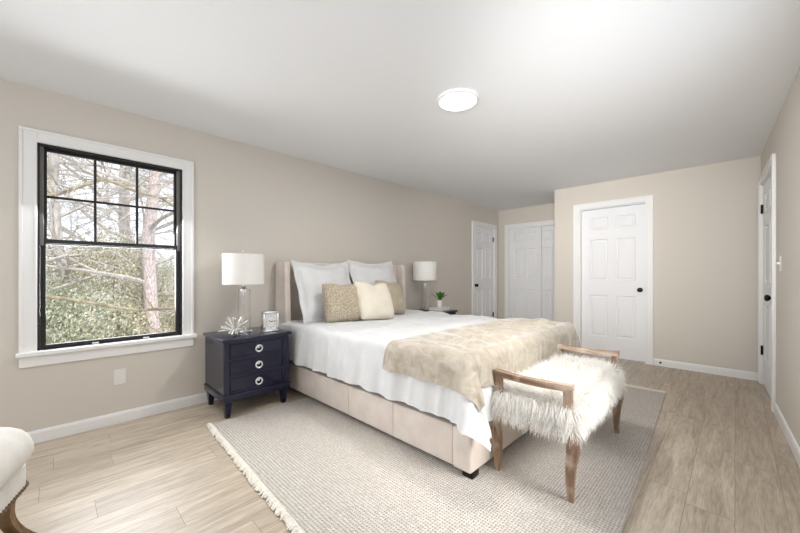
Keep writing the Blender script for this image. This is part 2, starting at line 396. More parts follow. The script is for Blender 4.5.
# ------------------------------------------------------------------ window
e = empty('window_1', (XL, 0, 0), R90); e['kind'] = 'structure'
obj('window_casing', casing(WY0, WY1, WZ1, .085, z0=.622), M['trim'], e, smooth=False)
bm = box(WY0-.1, WY1+.105, -.05, .09, .602, .632, bev=.006); add_box(bm, WY0-.085, WY1+.085, -.02, 0, .528, .602, bev=.004)
obj('window_sill', bm, M['trim'], e, smooth=False)
bm = bm_new(); add_box(bm, WY0, WY0+.012, -.001, .13, WZ0, WZ1); add_box(bm, WY1-.012, WY1, -.001, .13, WZ0, WZ1); add_box(bm, WY0, WY1, -.001, .13, WZ1-.012, WZ1)
obj('window_jamb', bm, M['sash'], e, smooth=False)
bm = bm_new(); add_box(bm, WY0+.012, WY0+.03, .02, .10, 1.36, WZ1-.012); add_box(bm, WY1-.03, WY1-.012, .02, .10, 1.36, WZ1-.012)
obj('window_track', bm, M['jamb'], e, smooth=False)
a0, a1 = WY0+.028, WY1-.028
def sash(y0, y1, z0, z1, d0, d1, t, tb, cols=1, rows=1, mt=.02):
    bm = bm_new(); add_box(bm, y0, y0+t, d0, d1, z0, z1); add_box(bm, y1-t, y1, d0, d1, z0, z1)
    add_box(bm, y0+t, y1-t, d0, d1, z0, z0+tb); add_box(bm, y0+t, y1-t, d0, d1, z1-t, z1)
    for i in range(1, cols):
        x = y0+t+(y1-y0-2*t)*i/cols; add_box(bm, x-mt/2, x+mt/2, d0+.006, d1-.006, z0+tb, z1-t)
    for i in range(1, rows):
        z = z0+tb+(z1-t-z0-tb)*i/rows; add_box(bm, y0+t, y1-t, d0+.007, d1-.007, z-mt/2, z+mt/2)
    return bm
us = obj('upper_sash', sash(a0, a1, 1.37, WZ1-.012, .062, .09, .018, .018, 3, 2, .016), M['sash'], e, smooth=False)
obj('pane', box(a0+.016, a1-.016, .075, .077, 1.386, WZ1-.028), M['pane'], us, smooth=False)
ls = obj('lower_sash', sash(WY0+.013, WY1-.013, .634, 1.405, .024, .056, .028, .028), M['sash'], e, smooth=False)
obj('pane', box(WY0+.039, WY1-.039, .039, .041, .660, 1.379), M['pane'], ls, smooth=False)
for yy in (WY0+.3, WY1-.25): obj('sash_lift', box(yy-.02, yy+.02, .006, .024, .634, .645, bev=.002), M['white'], ls, smooth=False)
# added rear window, unseen behind the camera, as a source for the fill lamp
e = empty('added_window_rear', (.62, YR, 0), pi); e['kind'] = 'structure'
obj('window_casing', casing(.62, 2.82, 2.1, .085, z0=.74), M['trim'], e, smooth=False)
obj('window_sill', box(.52, 2.92, -.05, .09, .72, .75, bev=.005), M['trim'], e, smooth=False)
obj('window_frame', sash(.62, 2.82, .75, 2.1, .03, .07, .04, .04, 3, 1, .05), M['sash'], e, smooth=False)

# window added to the right wall, just outside the view, for fill light
e = empty('added_window_right', (.2, YB, 0), -R90+AR); e['kind'] = 'structure'
obj('window_casing', casing(RU(2.5), RU(1.0), 2.1, .085, z0=.74), M['trim'], e, smooth=False)
obj('window_sill', box(RU(2.5)-.1, RU(1.0)+.1, -.04, .09, .72, .75, bev=.005), M['trim'], e, smooth=False)
obj('window_frame', sash(RU(2.5), RU(1.0), .75, 2.1, .03, .07, .04, .04, 2, 1, .05), M['sash'], e, smooth=False)
# wall plates
o = empty('wall_plate', (XL, .355, .36), R90); tag(o, 'blank white wall plate under the window above the left baseboard', 'wall plate')
obj('cover', box(-.038, .038, -.007, 0, -.06, .06, bev=.002), M['white'], o, smooth=False)
for z in (-.042, .042): obj('screw', add_lathe(bm_new(), [(0, -.0085), (.003, -.008), (.003, -.006)], (0, 0, z), 8, 'Y'), M['white'], o)
o = empty('light_switch', (rx(3.98), 3.98, 1.24), -R90+AR); tag(o, 'white light switch on the right wall just past the open side of the door frame', 'light switch')
o['label'] = 'white light switch on the right wall beside the door frame'
obj('cover', box(-.036, .036, -.006, 0, -.058, .058, bev=.002), M['white'], o, smooth=False)
obj('toggle', box(-.006, .006, -.022, -.005, -.004, .014, bev=.001), M['white'], o, smooth=False)

# ------------------------------------------------------------------ ceiling light
o = empty('ceiling_light', (-1.445, 2.07, ZC)); tag(o, 'round flat white ceiling light, lit, above the bed', 'ceiling light')
obj('rim', add_lathe(bm_new(), [(.150, 0), (.153, -.006), (.150, -.020), (.136, -.024), (.132, -.018), (.132, 0)], seg=64), M['trim'], o)
obj('diffuser', add_lathe(bm_new(), [(.133, -.016), (.12, -.021), (.06, -.0225), (.0, -.023)], seg=64), M['diffuser'], o)
area('ceiling_lamp_glow', (-1.445, 2.07, ZC-.03), (0, 0, 0), .26, .26, 18, (1, .985, .96), 'DISK')

# ------------------------------------------------------------------ rug
RC = [(-2.86, .83), (-.31, .72), (-.475, 4.13), (-2.82, 4.13)]
bm = bm_new(); nx, ny = 40, 56; RZ = .012
def rugp(u, v):
    a = Vector(RC[0]).lerp(Vector(RC[1]), u); b = Vector(RC[3]).lerp(Vector(RC[2]), u); return a.lerp(b, v)
top = [[None]*(nx+1) for _ in range(ny+1)]
for j in range(ny+1):
    for i in range(nx+1):
        p = rugp(i/nx, j/ny); ed = min(i, nx-i, j, ny-j)
        top[j][i] = bm.verts.new((p.x, p.y, RZ-(.004 if ed == 0 else 0)))
for j in range(ny):
    for i in range(nx): bm.faces.new((top[j][i], top[j][i+1], top[j+1][i+1], top[j+1][i]))
r = bmesh.ops.extrude_edge_only(bm, edges=[x for x in bm.edges if x.is_boundary])
for v in r['geom']:
    if isinstance(v, bmesh.types.BMVert): v.co.z = .0005
rug = empty('area_rug', (-1.6, 2.4, 0)); tag(rug, 'large beige woven rug with short fringe, under the bed and bench', 'rug')
obj('rug_field', bm, M['rug'], rug, shift=(1.6, -2.4, 0))
for end, sg in ((0, -1), (1, 1)):
    bm = bm_new(); n = 190
    for k in range(n):
        p = rugp((k+.5)/n, end); ln = random.uniform(.018, .036); dx = random.uniform(-.012, .012)
        add_tube(bm, [(p.x, p.y-sg*.012, .012), (p.x+dx*.4, p.y+sg*ln*.45, .014+random.uniform(0, .006)), (p.x+dx, p.y+sg*ln, .007)], [.007, .009, .005], 6)
    obj('fringe', bm, M['fringe'], rug, shift=(1.6, -2.4, 0), kind='stuff')

# ------------------------------------------------------------------ nightstands (front faces +x)
def make_nightstand():
    r = empty('nightstand', (-3.12, 1.213, 0))
    D0, D1, Wd = -.235, .243, .275
    obj('top', box(D0-.005, D1+.022, -Wd-.018, Wd+.018, .615, .640, bev=.006), M['navy'], r)
    bm = bm_new(); th = .02
    add_box(bm, D0, D1-.003, -Wd, -Wd+.03, .19, .615, bev=.002, seg=1); add_box(bm, D0, D1-.003, Wd-.03, Wd, .19, .615, bev=.002, seg=1)
    add_box(bm, D0, D0+.015, -Wd+.03, Wd-.03, .19, .615); add_box(bm, D0+.015, D1-.02, -Wd+.03, Wd-.03, .19, .21)
    add_box(bm, D1-.02, D1, -Wd, -Wd+.045, .19, .615, bev=.003, seg=1); add_box(bm, D1-.02, D1, Wd-.045, Wd, .19, .615, bev=.003, seg=1)
    for z in (.602, .463, .326): add_box(bm, D1-.02, D1-.001, -Wd+.045, Wd-.045, z-.008, z+.010)
    obj('carcass', bm, M['navy'], r)
    bm = box(D0-.004, D1+.008, -Wd-.008, Wd+.008, .135, .192, bev=.005); add_box(bm, D0-.001, D1+.014, -Wd-.013, Wd+.013, .175, .186, bev=.003)
    obj('plinth', bm, M['navy'], r)
    for z0, z1 in ((.474, .591), (.337, .453), (.196, .316)):
        bm = bm_new(); y0, y1 = -Wd+.048, Wd-.048
        add_box(bm, D1-.018, D1-.006, y0, y1, z0, z1)
        for a in ((y0, y1, z0, z0+.014), (y0, y1, z1-.014, z1), (y0, y0+.014, z0+.014, z1-.014), (y1-.014, y1, z0+.014, z1-.014)):
            add_box(bm, D1-.012, D1+.004, *a, bev=.002, seg=1)
        d = obj('drawer', bm, M['navy'], r)
        zc = (z0+z1)/2; bm = bm_new()
        add_lathe(bm, [(0, .014), (.009, .012), (.011, .004), (.014, .002), (.014, 0)], (D1-.006, 0, zc+.010), 16, 'X')
        pts = [(D1+.010, .026*sin(2*pi*k/24), zc+.000+.026*cos(2*pi*k/24)) for k in range(25)]
        add_tube(bm, pts, .0062, 8, cap=False)
        obj('ring_pull', bm, M['silver'], d)
    for sx in (-1, 1):
        for sy in (-1, 1):
            cx, cy = sx*.205, sy*.238; bm = bm_new()
            def sq(h, z): return [Vector((cx-h, cy-h, z)), Vector((cx+h, cy-h, z)), Vector((cx+h, cy+h, z)), Vector((cx-h, cy+h, z))]
            add_loft(bm, [sq(.026, .137), sq(.026, .118), sq(.030, .115), sq(.030, .106), sq(.026, .103), sq(.017, .0)])
            obj('leg', bm, M['navy'], r, smooth=False)
    return r
ns = make_nightstand(); G = 'navy nightstands beside the bed'
tag(ns, 'dark navy three drawer nightstand with ring pulls, between window and bed', 'nightstand', G)
ns2 = copy_tree(ns); ns2.location = (-3.12, 3.80, 0); tag(ns2, 'dark navy nightstand on the far side of the bed, under the plant', 'nightstand', G)

# ------------------------------------------------------------------ table lamps
def make_lamp():
    r = empty('table_lamp', (-3.13, 1.185, .64))
    bm = box(-.055, .055, -.055, .055, 0, .022, bev=.003); add_lathe(bm, [(.05, .022), (.05, .03), (.0, .03)], seg=32)
    obj('base', bm, M['chrome'], r)
    obj('glass_column', add_lathe(bm_new(), [(.056, .031), (.056, .375), (.051, .375), (.051, .031), (.056, .031)], seg=40), M['glass'], r)
    obj('stem', add_lathe(bm_new(), [(.006, .03), (.006, .70), (.0, .70)], seg=12), M['chrome'], r)
    obj('cap', add_lathe(bm_new(), [(.0, .376), (.06, .376), (.06, .384), (.02, .388), (.012, .41), (.0, .41)], seg=32), M['chrome'], r)
    R, z0, z1, t = .172, .43, .695, .003
    sh = obj('lamp_shade', add_lathe(bm_new(), [(R, z0), (R, z1), (R-t, z1), (R-t, z0), (R, z0)], seg=56), M['shade'], r)
    bm = bm_new()
    for k in range(3): a = 2*pi*k/3; add_tube(bm, [(0, 0, z1-.02), (R*.98*cos(a), R*.98*sin(a), z1-.006)], .002, 6)
    obj('shade_spider', bm, M['chrome'], sh)
    obj('finial', add_lathe(bm_new(), [(.0, .725), (.006, .722), (.008, .714), (.004, .706), (.005, .70)], seg=12), M['chrome'], r)
    return r
lp = make_lamp(); G = 'glass column table lamps'
tag(lp, 'clear column table lamp with white drum shade, on the nightstand beside the window', 'lamp', G)
lp2 = copy_tree(lp); lp2.location = (-3.2, 3.76, .64); tag(lp2, 'clear column table lamp with white drum shade, beside the potted plant', 'lamp', G)

# ------------------------------------------------------------------ small things on nightstands
ck = empty('desk_clock', (-2.98, 1.365, .64), radians(-6)); CK = 1.36; tag(ck, 'square silver desk clock with white dial on the near nightstand', 'clock')
def scl(bm, k):
    bmesh.ops.scale(bm, vec=(k, k, k), verts=bm.verts); return bm
bm = bm_new()
for a in ((-.052, .052, 0, .014), (-.052, .052, .122, .136), (-.052, -.038, .014, .122), (.038, .052, .014, .122)): add_box(bm, -.042, .012, *a, bev=.003)
add_box(bm, -.042, -.02, -.038, .038, .014, .122)
obj('case', scl(bm, CK), M['chrome'], ck)
fc = obj('dial', scl(box(-.012, .002, -.038, .038, .014, .122), CK), M['white'], ck, smooth=False)
bm = bm_new()
for k in range(12):
    a = k*pi/6; c_, s_ = cos(a), sin(a)
    add_tube(bm, [(.0035, .026*s_, .068+.034*c_), (.0035, .031*s_, .068+.041*c_)], .0014 if k % 3 else .0022, 4)
obj('hour_mark', scl(bm, CK), M['black'], fc, smooth=False)
for nm, ang, ln in (('hour_hand', radians(-60), .018), ('minute_hand', radians(84), .027)):
    bm = bm_new(); add_tube(bm, [(.005, -.004*sin(ang), .068-.004*cos(ang)), (.005, ln*sin(ang), .068+ln*cos(ang))], [.002, .001], 5); obj(nm, scl(bm, CK), M['black'], fc, smooth=False)

st = bm_new(); rr = random.Random(3)
for k in range(20):
    th = rr.uniform(0, 2*pi); ph = rr.uniform(-.35, 1.1); ln = rr.uniform(.07, .1)
    d = Vector((cos(th)*cos(ph), sin(th)*cos(ph), sin(ph)))
    c0 = Vector((0, 0, .045)); p0 = c0-d*ln*.45; p1 = c0+d*ln
    p0.z = max(p0.z, .006); p1.z = max(p1.z, .006)
    add_tube(st, [p0, p1], [.003, .003], 6); add_lathe(st, [(0, -.005), (.005, 0), (0, .005)], p1, 8)
bmesh.ops.scale(st, vec=(1.25, 1.25, 1.3), verts=st.verts)
tag(obj('starburst_ornament', st, mat('silver_rods', srgb(228, 226, 220), .2, .55), loc=(-2.99, 1.06, .64)), 'spiky silver white starburst ornament in front of the lamp on the near nightstand', 'ornament')

bk = empty('hardcover_book', (-3.06, 3.93, .64), radians(8)); tag(bk, 'white book lying flat under the potted plant', 'book')
bm = box(-.10, .10, -.13, .13, 0, .004, bev=.001); add_box(bm, -.10, .10, -.13, .13, .034, .038, bev=.001); add_box(bm, -.10, -.096, -.13, .13, .003, .035)
obj('cover', bm, M['white'], bk); obj('pages', box(-.096, .095, -.125, .125, .004, .034), M['mattress'], bk, smooth=False)
pl = empty('potted_plant', (-3.09, 3.965, .678)); tag(pl, 'small green leafy plant in a white pot on the far nightstand', 'plant')
obj('pot', add_lathe(bm_new(), [(0, 0), (.034, 0), (.037, .01), (.039, .098), (.035, .098), (.034, .085), (0, .085)], seg=28), M['white'], pl)
bm = bm_new(); rr = random.Random(5)
def leaf(bm, base, az, tilt, ln, wd):
    d = Vector((cos(az), sin(az), 0)); s = Vector((-sin(az), cos(az), 0)); rows = []
    for i in range(7):
        t = i/6; a = tilt+.35*t
        p = base+(d*sin(a)+Vector((0, 0, cos(a))))*ln*t; wv = wd*sin(pi*min(1, t*.93+.07))**.8*(1-t*.25)
        rows.append([bm.verts.new(p-s*wv+Vector((0, 0, wv*.3))), bm.verts.new(p), bm.verts.new(p+s*wv+Vector((0, 0, wv*.3)))])
    for A, B in zip(rows, rows[1:]):
        for k in (0, 1): bm.faces.new((A[k], A[k+1], B[k+1], B[k]))
for k in range(6): leaf(bm, Vector((rr.uniform(-.008, .008), rr.uniform(-.008, .008), .085)), k*2.4+.6, .12+.11*k, rr.uniform(.15, .2), rr.uniform(.036, .046))
obj('leaf', bm, M['leaf'], pl, kind='stuff')

# ------------------------------------------------------------------ bed
BY0, BY1 = 1.605, 3.35; BC = (-2.2, 2.475, 0); SH = (2.2, -2.475, 0)
bed = empty('upholstered_bed', BC); tag(bed, 'beige linen upholstered bed with a winged headboard against the left wall', 'bed')
obj('headboard', box(-3.405, -3.30, BY0+.05, BY1-.05, .10, 1.285, bev=.018, seg=3), M['bed_fabric'], bed, shift=SH)
for y0, y1 in ((BY0, BY0+.062), (BY1-.062, BY1)):
    bm = bm_new(); secs = []
    prof = [(-3.405, .04), (-3.16, .04), (-3.165, .55), (-3.185, .95), (-3.195, 1.25), (-3.215, 1.285), (-3.405, 1.285)]
    t = bmesh.new(); va = [t.verts.new((x, y0, z)) for x, z in prof]; vb = [t.verts.new((x, y1, z)) for x, z in prof]
    t.faces.new(va); t.faces.new(vb[::-1])
    for i in range(len(prof)): j = (i+1) % len(prof); t.faces.new((va[i], vb[i], vb[j], va[j]))
    bmesh.ops.recalc_face_normals(t, faces=t.faces[:]); bmesh.ops.bevel(t, geom=t.edges[:], offset=.012, segments=3, profile=.5, affect='EDGES'); merge(bm, t)
    obj('headboard_wing', bm, M['bed_fabric'], bed, shift=SH)
for y0, y1 in ((BY0+.01, BY0+.085), (BY1-.085, BY1-.01)):
    bm = bm_new(); xs = [-3.165, -2.66, -2.16, -1.66, -1.165]
    for a, b in zip(xs, xs[1:]): add_box(bm, a, b, y0, y1, .052, .285, bev=.009, seg=3)
    obj('side_rail', bm, M['bed_fabric'], bed, shift=SH)
obj('foot_rail', box(-1.16, -1.035, BY0, BY1, .052, .29, bev=.014, seg=3), M['bed_fabric'], bed, shift=SH)
obj('slat_platform', box(-3.29, -1.16, BY0+.085, BY1-.085, .17, .27), M['mattress'], bed, shift=SH, smooth=False)
for x, y, z0 in ((-1.075, BY0+.06, .0125), (-1.075, BY1-.06, .0125), (-3.3, BY0+.06, 0), (-3.3, BY1-.06, 0)):
    obj('leg', box(x-.034, x+.034, y-.034, y+.034, z0, .055, bev=.003), M['black'], bed, shift=SH)
mt = tag(obj('mattress', box(-3.285, -1.13, 1.70, 3.255, .272, .655, bev=.05, seg=4), M['mattress'], shift=(2.2, -2.475, -.272), loc=(-2.2, 2.475, .272)),
         'white mattress on the beige upholstered bed, beneath the duvet', 'mattress')

# cloth draped over the bed
TX0, TX1, TY0, TY1, TZ, DR = -3.27, -1.10, 1.645, 3.30, .682, .055
def drape(s, t, off=0.0, wrinkle=1.0, seed=0.0):
    a = max(0, s-TX1); b = max(0, TY0-t); c = max(0, t-TY1)
    bb = b if b > 0 else -c
    rho = hypot(a, bb)
    bx, by = min(s, TX1), min(max(t, TY0), TY1)
    r = DR+off
    puff = .015*(abs(sin(pi*(s-.1)/.36))**.6)*(abs(sin(pi*(t+.05)/.36))**.6)
    nz = .006*sin(9*s+4*t+seed)+.005*sin(5*t-13*s+2+seed)+.003*sin(31*s+7*t)
    ce = 1-math.exp(-min(s-TX0+.05, TX1-s+.1 if a == 0 else .1, .5)*6) if a == 0 else 1
    if rho < 1e-9:
        return Vector((bx, by, TZ+off+wrinkle*(puff+nz)*ce))
    th = atan2(abs(bb), a); cor = sin(2*th) if (a > 0 and bb != 0) else 0
    t2 = th*(th/(pi/2)) if bb > 0 and th > 0 else th
    dx, dy = cos(t2), (-1 if bb > 0 else 1)*sin(t2)
    rho2 = rho if rho < .40 or cor == 0 else .40+(rho-.40)*.38
    qa = r*pi/2
    if rho2 < qa:
        ph = rho2/r; o = r*sin(ph); dn = r*(1-cos(ph))
    else:
        dn = r+(rho2-qa); o = r+(rho2-qa)*(.03+.42*cor)
    along = s if abs(bb) > a else t
    k = min(1, dn/.2)
    o += wrinkle*k*(.013*sin(along*23+seed+2*sin(along*3))+.007*sin(along*11+1.3+seed)+.013*(.5+.5*sin(along*41+dn*6+3*sin(along*5)))**3) + (.012*k*sin(th*4+1)*cor)
    if dn < .45: o += wrinkle*.006*abs(sin(pi*(along-.1)/.36))**.5*k
    edge = TZ+off+wrinkle*(puff+nz)*max(0, 1-dn/.06)*ce
    p = Vector((bx+dx*o, by+dy*o, edge-dn))
    if p.y > 1.80: p.x = min(p.x, -1.03+min(1, max(0, off*60))*.012)
    return p
def cloth(fn, nu, nv, thick):
    """fn(u,v)->point ; solid cloth with thickness"""
    bm = bm_new(); g = [[bm.verts.new(fn(i/nu, j/nv)) for i in range(nu+1)] for j in range(nv+1)]
    for j in range(nv):
        for i in range(nu): bm.faces.new((g[j][i], g[j][i+1], g[j+1][i+1], g[j+1][i]))
    bm.normal_update()
    if sum((f.normal.z for f in bm.faces)) < 0: bmesh.ops.reverse_faces(bm, faces=bm.faces[:]); bm.normal_update()
    nm = {v: v.normal.copy() for v in bm.verts}
    back = {v: bm.verts.new(v.co-nm[v]*thick) for v in list(nm)}
    fs = bm.faces[:]; bd = [e for e in bm.edges if e.is_boundary]
    for f in fs: bm.faces.new([back[v] for v in reversed(f.verts)])
    for e_ in bd:
        a, b = e_.verts; lp_ = e_.link_loops[0]
        if lp_.vert is not a: a, b = b, a
        bm.faces.new((b, a, back[a], back[b]))
    return bm
HN, HF = .385, .40
def duv(u, v):
    s = TX0+(TX1+HF-TX0)*u; t0, t1 = TY0-HN, TY1+HN; t = t0+(t1-t0)*v
    return drape(s, t, 0, 1)
d = obj('duvet', cloth(duv, 150, 140, .010), M['sheet'], loc=(0, 0, 0), angle=80)
tag(d, 'white quilted duvet spread over the mattress, its corner hanging at the foot', 'duvet')
def thr(u, v):
    t0, t1 = TY0-.225, TY1+.22; t = t0+(t1-t0)*v
    sl = -1.70+.05*(1-v)*(1 if v > .12 else v/.12)-.03*sin(v*5); s1 = TX1+.225+.13*max(0, min(1, (t-1.85)/.2))
    s = sl+(s1-sl)*u
    p = drape(s, t, .020, 1)
    if s < TX1 and TY0 < t < TY1:
        q = (t-TY0)
        fade = min(1, (s-sl)/.3, (t-TY0)/.1, (TY1-t)/.1, (TX1-s)/.12+.15)
        w_ = sin(q*30+1.6*sin(s*4)+s*5); p.z += fade*(.026*(.5+.5*w_)**6+.006*(1+sin(q*57+s*9+2*sin(q*7))))
    else:
        f = .008*(1+sin((s if t < TY0 else t)*31)); 
        if t < TY0 and s < TX1: p.y -= f*.8
        elif s > TX1 and t > TY0: p.x += f*.0
    return p
th_ = obj('throw_blanket', cloth(thr, 90, 170, .008), M['velvet'], angle=80)
tag(th_, 'tan velvety throw blanket laid across the foot of the bed', 'blanket')
# small tie at the far edge of the duvet
bm = bm_new(); add_tube(bm, [(0, -.02, 0), (0, -.014, .03), (0, -.026, .06)], [.007, .011, .004], 6); add_tube(bm, [(.0, -.014, .028), (.0, .005, .04), (0, .012, .065)], [.009, .009, .004], 6)
tie = obj('duvet_tie', scl(bm, .6), M['sheet'], d, loc=(-1.99, 3.31, .685)); tie['label'] = 'white knotted tie sticking up at the far edge'

# pillows
def pillow(w, h, t, flange=0, dip=0, n=36, seed=0, sag=.0):
    bm = bm_new(); rnd = random.Random(seed); ph = [rnd.uniform(0, 6) for _ in range(6)]
    W, H = w/2, h/2; g = {}
    def prof(u, v): return (max(0, 1-abs(u)**3.2)*max(0, 1-abs(v)**3.2))**.55
    fw = flange/W if flange else 0; m = n
    for side in (1, -1):
        for j in range(m+1):
            for i in range(m+1):
                u, v = -1+2*i/m, -1+2*j/m
                border = i in (0, m) or j in (0, m)
                if border and side == -1: continue
                if flange:
                    k = 1-2*fw*.5; uu, vv = u/k, v/k
                    z = t/2*prof(uu, vv) if abs(uu) < 1 and abs(vv) < 1 else 0
                    z = max(z, .002 if not border else 0)
                    pin = 1
                else:
                    z = t/2*prof(u, v); pin = 1
                # sides draw in between corners
                cr_ = .0 if flange else .05*(u*v)**4
                x = W*u*(1-.035*(1-v*v)*abs(u)**2-cr_); y = H*v*(1-.035*(1-u*u)*abs(v)**2-cr_)
                y -= dip*math.exp(-(u/.35)**2)*((v+1)/2)**2
                y -= sag*(1-u*u)*((v+1)/2)
                wv = .006*sin(5*u+3*v+ph[0])+.004*sin(9*v-4*u+ph[1])
                zz = side*(z+wv*prof(u, v)*1.0)
                if flange and max(abs(u), abs(v)) > 1-fw: zz += .008*sin(9*u+ph[2])*abs(v)+.008*sin(8*v+ph[3])*abs(u)
                g[(side, i, j)] = bm.verts.new((x, y, zz))
    for j in range(m+1):
        for i in range(m+1):
            if i in (0, m) or j in (0, m): g[(-1, i, j)] = g[(1, i, j)]
    for side in (1, -1):
        for j in range(m):
            for i in range(m):
                q = [g[(side, i, j)], g[(side, i+1, j)], g[(side, i+1, j+1)], g[(side, i, j+1)]]
                if side == -1: q.reverse()
                bm.faces.new(q)
    return bm
def place_pillow(name, label, y, x, z, w, h, t, lean, tilt, m, flange=0, dip=0, seed=0, yaw=0, sag=0):
    bm = pillow(w, h, t, flange, dip, seed=seed, sag=sag)
    bmesh.ops.translate(bm, vec=(0, h/2, 0), verts=bm.verts)
    bmesh.ops.rotate(bm, matrix=Matrix.Rotation(tilt, 3, 'Z'), verts=bm.verts)
    l = lean; B = Matrix(((0, -sin(l), cos(l)), (1, 0, 0), (0, cos(l), sin(l))))
    for v in bm.verts: v.co = Matrix.Rotation(yaw, 3, 'Z') @ (B @ v.co)
    lo = min(v.co.z for v in bm.verts)
    bmesh.ops.translate(bm, vec=(0, 0, -lo), verts=bm.verts)
    o = obj(name, bm, m, loc=(x, y, z), angle=80); return tag(o, label, 'pillow', 'pillows on the bed')
ZP = .705
place_pillow('euro_pillow', 'large white flanged pillow leaning on the headboard, nearest the near nightstand', 2.03, -2.965, ZP-.02, .70, .67, .19, radians(22), radians(0), M['sheet'], .045, .02, 1, sag=.03)
place_pillow('euro_pillow', 'large white flanged pillow leaning on the headboard, nearest the far lamp', 2.745, -2.985, ZP-.02, .72, .68, .19, radians(20), radians(0), M['sheet'], .045, .01, 2, sag=.03)
place_pillow('throw_pillow', 'beige dotted small pillow on the left, in front of a white pillow', 2.015, -2.74, ZP-.02, .43, .40, .19, radians(18), radians(-2), M['dot'], 0, .01, 3, yaw=radians(-4))
place_pillow('throw_pillow', 'beige dotted small pillow mostly hidden behind the plain cream one', 2.735, -2.79, ZP-.02, .41, .41, .17, radians(22), radians(-7), M['dot'], 0, .01, 4, yaw=radians(6))
place_pillow('throw_pillow', 'plain cream square pillow with a chopped top, frontmost of the group', 2.36, -2.63, ZP-.025, .46, .43, .18, radians(24), radians(-4), M['cream'], 0, .045, 5)

# ------------------------------------------------------------------ bench
BX, BYc = -.802, 2.337
bench = empty('bench', (BX, BYc, RZ), .018); tag(bench, 'weathered wood bench with open arms and shaggy cream fur seat, at the bed foot', 'bench')
hx, hy = .19, .512
def rect(c, ax, ay, z): return [Vector((c[0]-ax, c[1]-ay, z)), Vector((c[0]+ax, c[1]-ay, z)), Vector((c[0]+ax, c[1]+ay, z)), Vector((c[0]-ax, c[1]+ay, z))]
for sx in (-1, 1):
    for sy in (-1, 1):
        bm = bm_new(); secs = []
        prof = [(0, .014, .014), (.04, .012, .016), (.10, .010, .019), (.18, .014, .023), (.25, .024, .027), (.31, .024, .029), (.35, .012, .027), (.40, 0, .021), (.585, 0, .019)]
        for z, o_x, h in prof:
            if sx < 0 and z < .25: o_x *= .6
            secs.append(rect((sx*(hx+o_x), sy*hy), h, h*.85, z))
        add_loft(bm, secs)
        obj('leg', bm, M['bench_wood'], bench, smooth=True, angle=50)
MW = wood('weathered_arm_wood', srgb(108, 86, 70), srgb(152, 124, 102), srgb(200, 182, 162), axis=0)
for sy in (-1, 1):
    bm = bm_new(); secs = []
    for k in range(13):
        u = -1+2*k/12; x = u*(hx+.024); z = .575-.012*(1-u*u)
        secs.append([Vector((x, sy*hy-.021, z-.017)), Vector((x, sy*hy+.021, z-.017)), Vector((x, sy*hy+.021, z+.015)), Vector((x, sy*hy-.021, z+.015))])
    add_loft(bm, secs); obj('arm_rail', bm, MW, bench, angle=50)
bm = bm_new()
for sy in (-1, 1): add_box(bm, -hx, hx, sy*hy-.018, sy*hy+.018, .30, .365, bev=.003)
for sx in (-1, 1): add_box(bm, sx*hx-.016, sx*hx+.016, -hy, hy, .30, .365, bev=.003)
obj('seat_frame', bm, M['bench_wood'], bench)
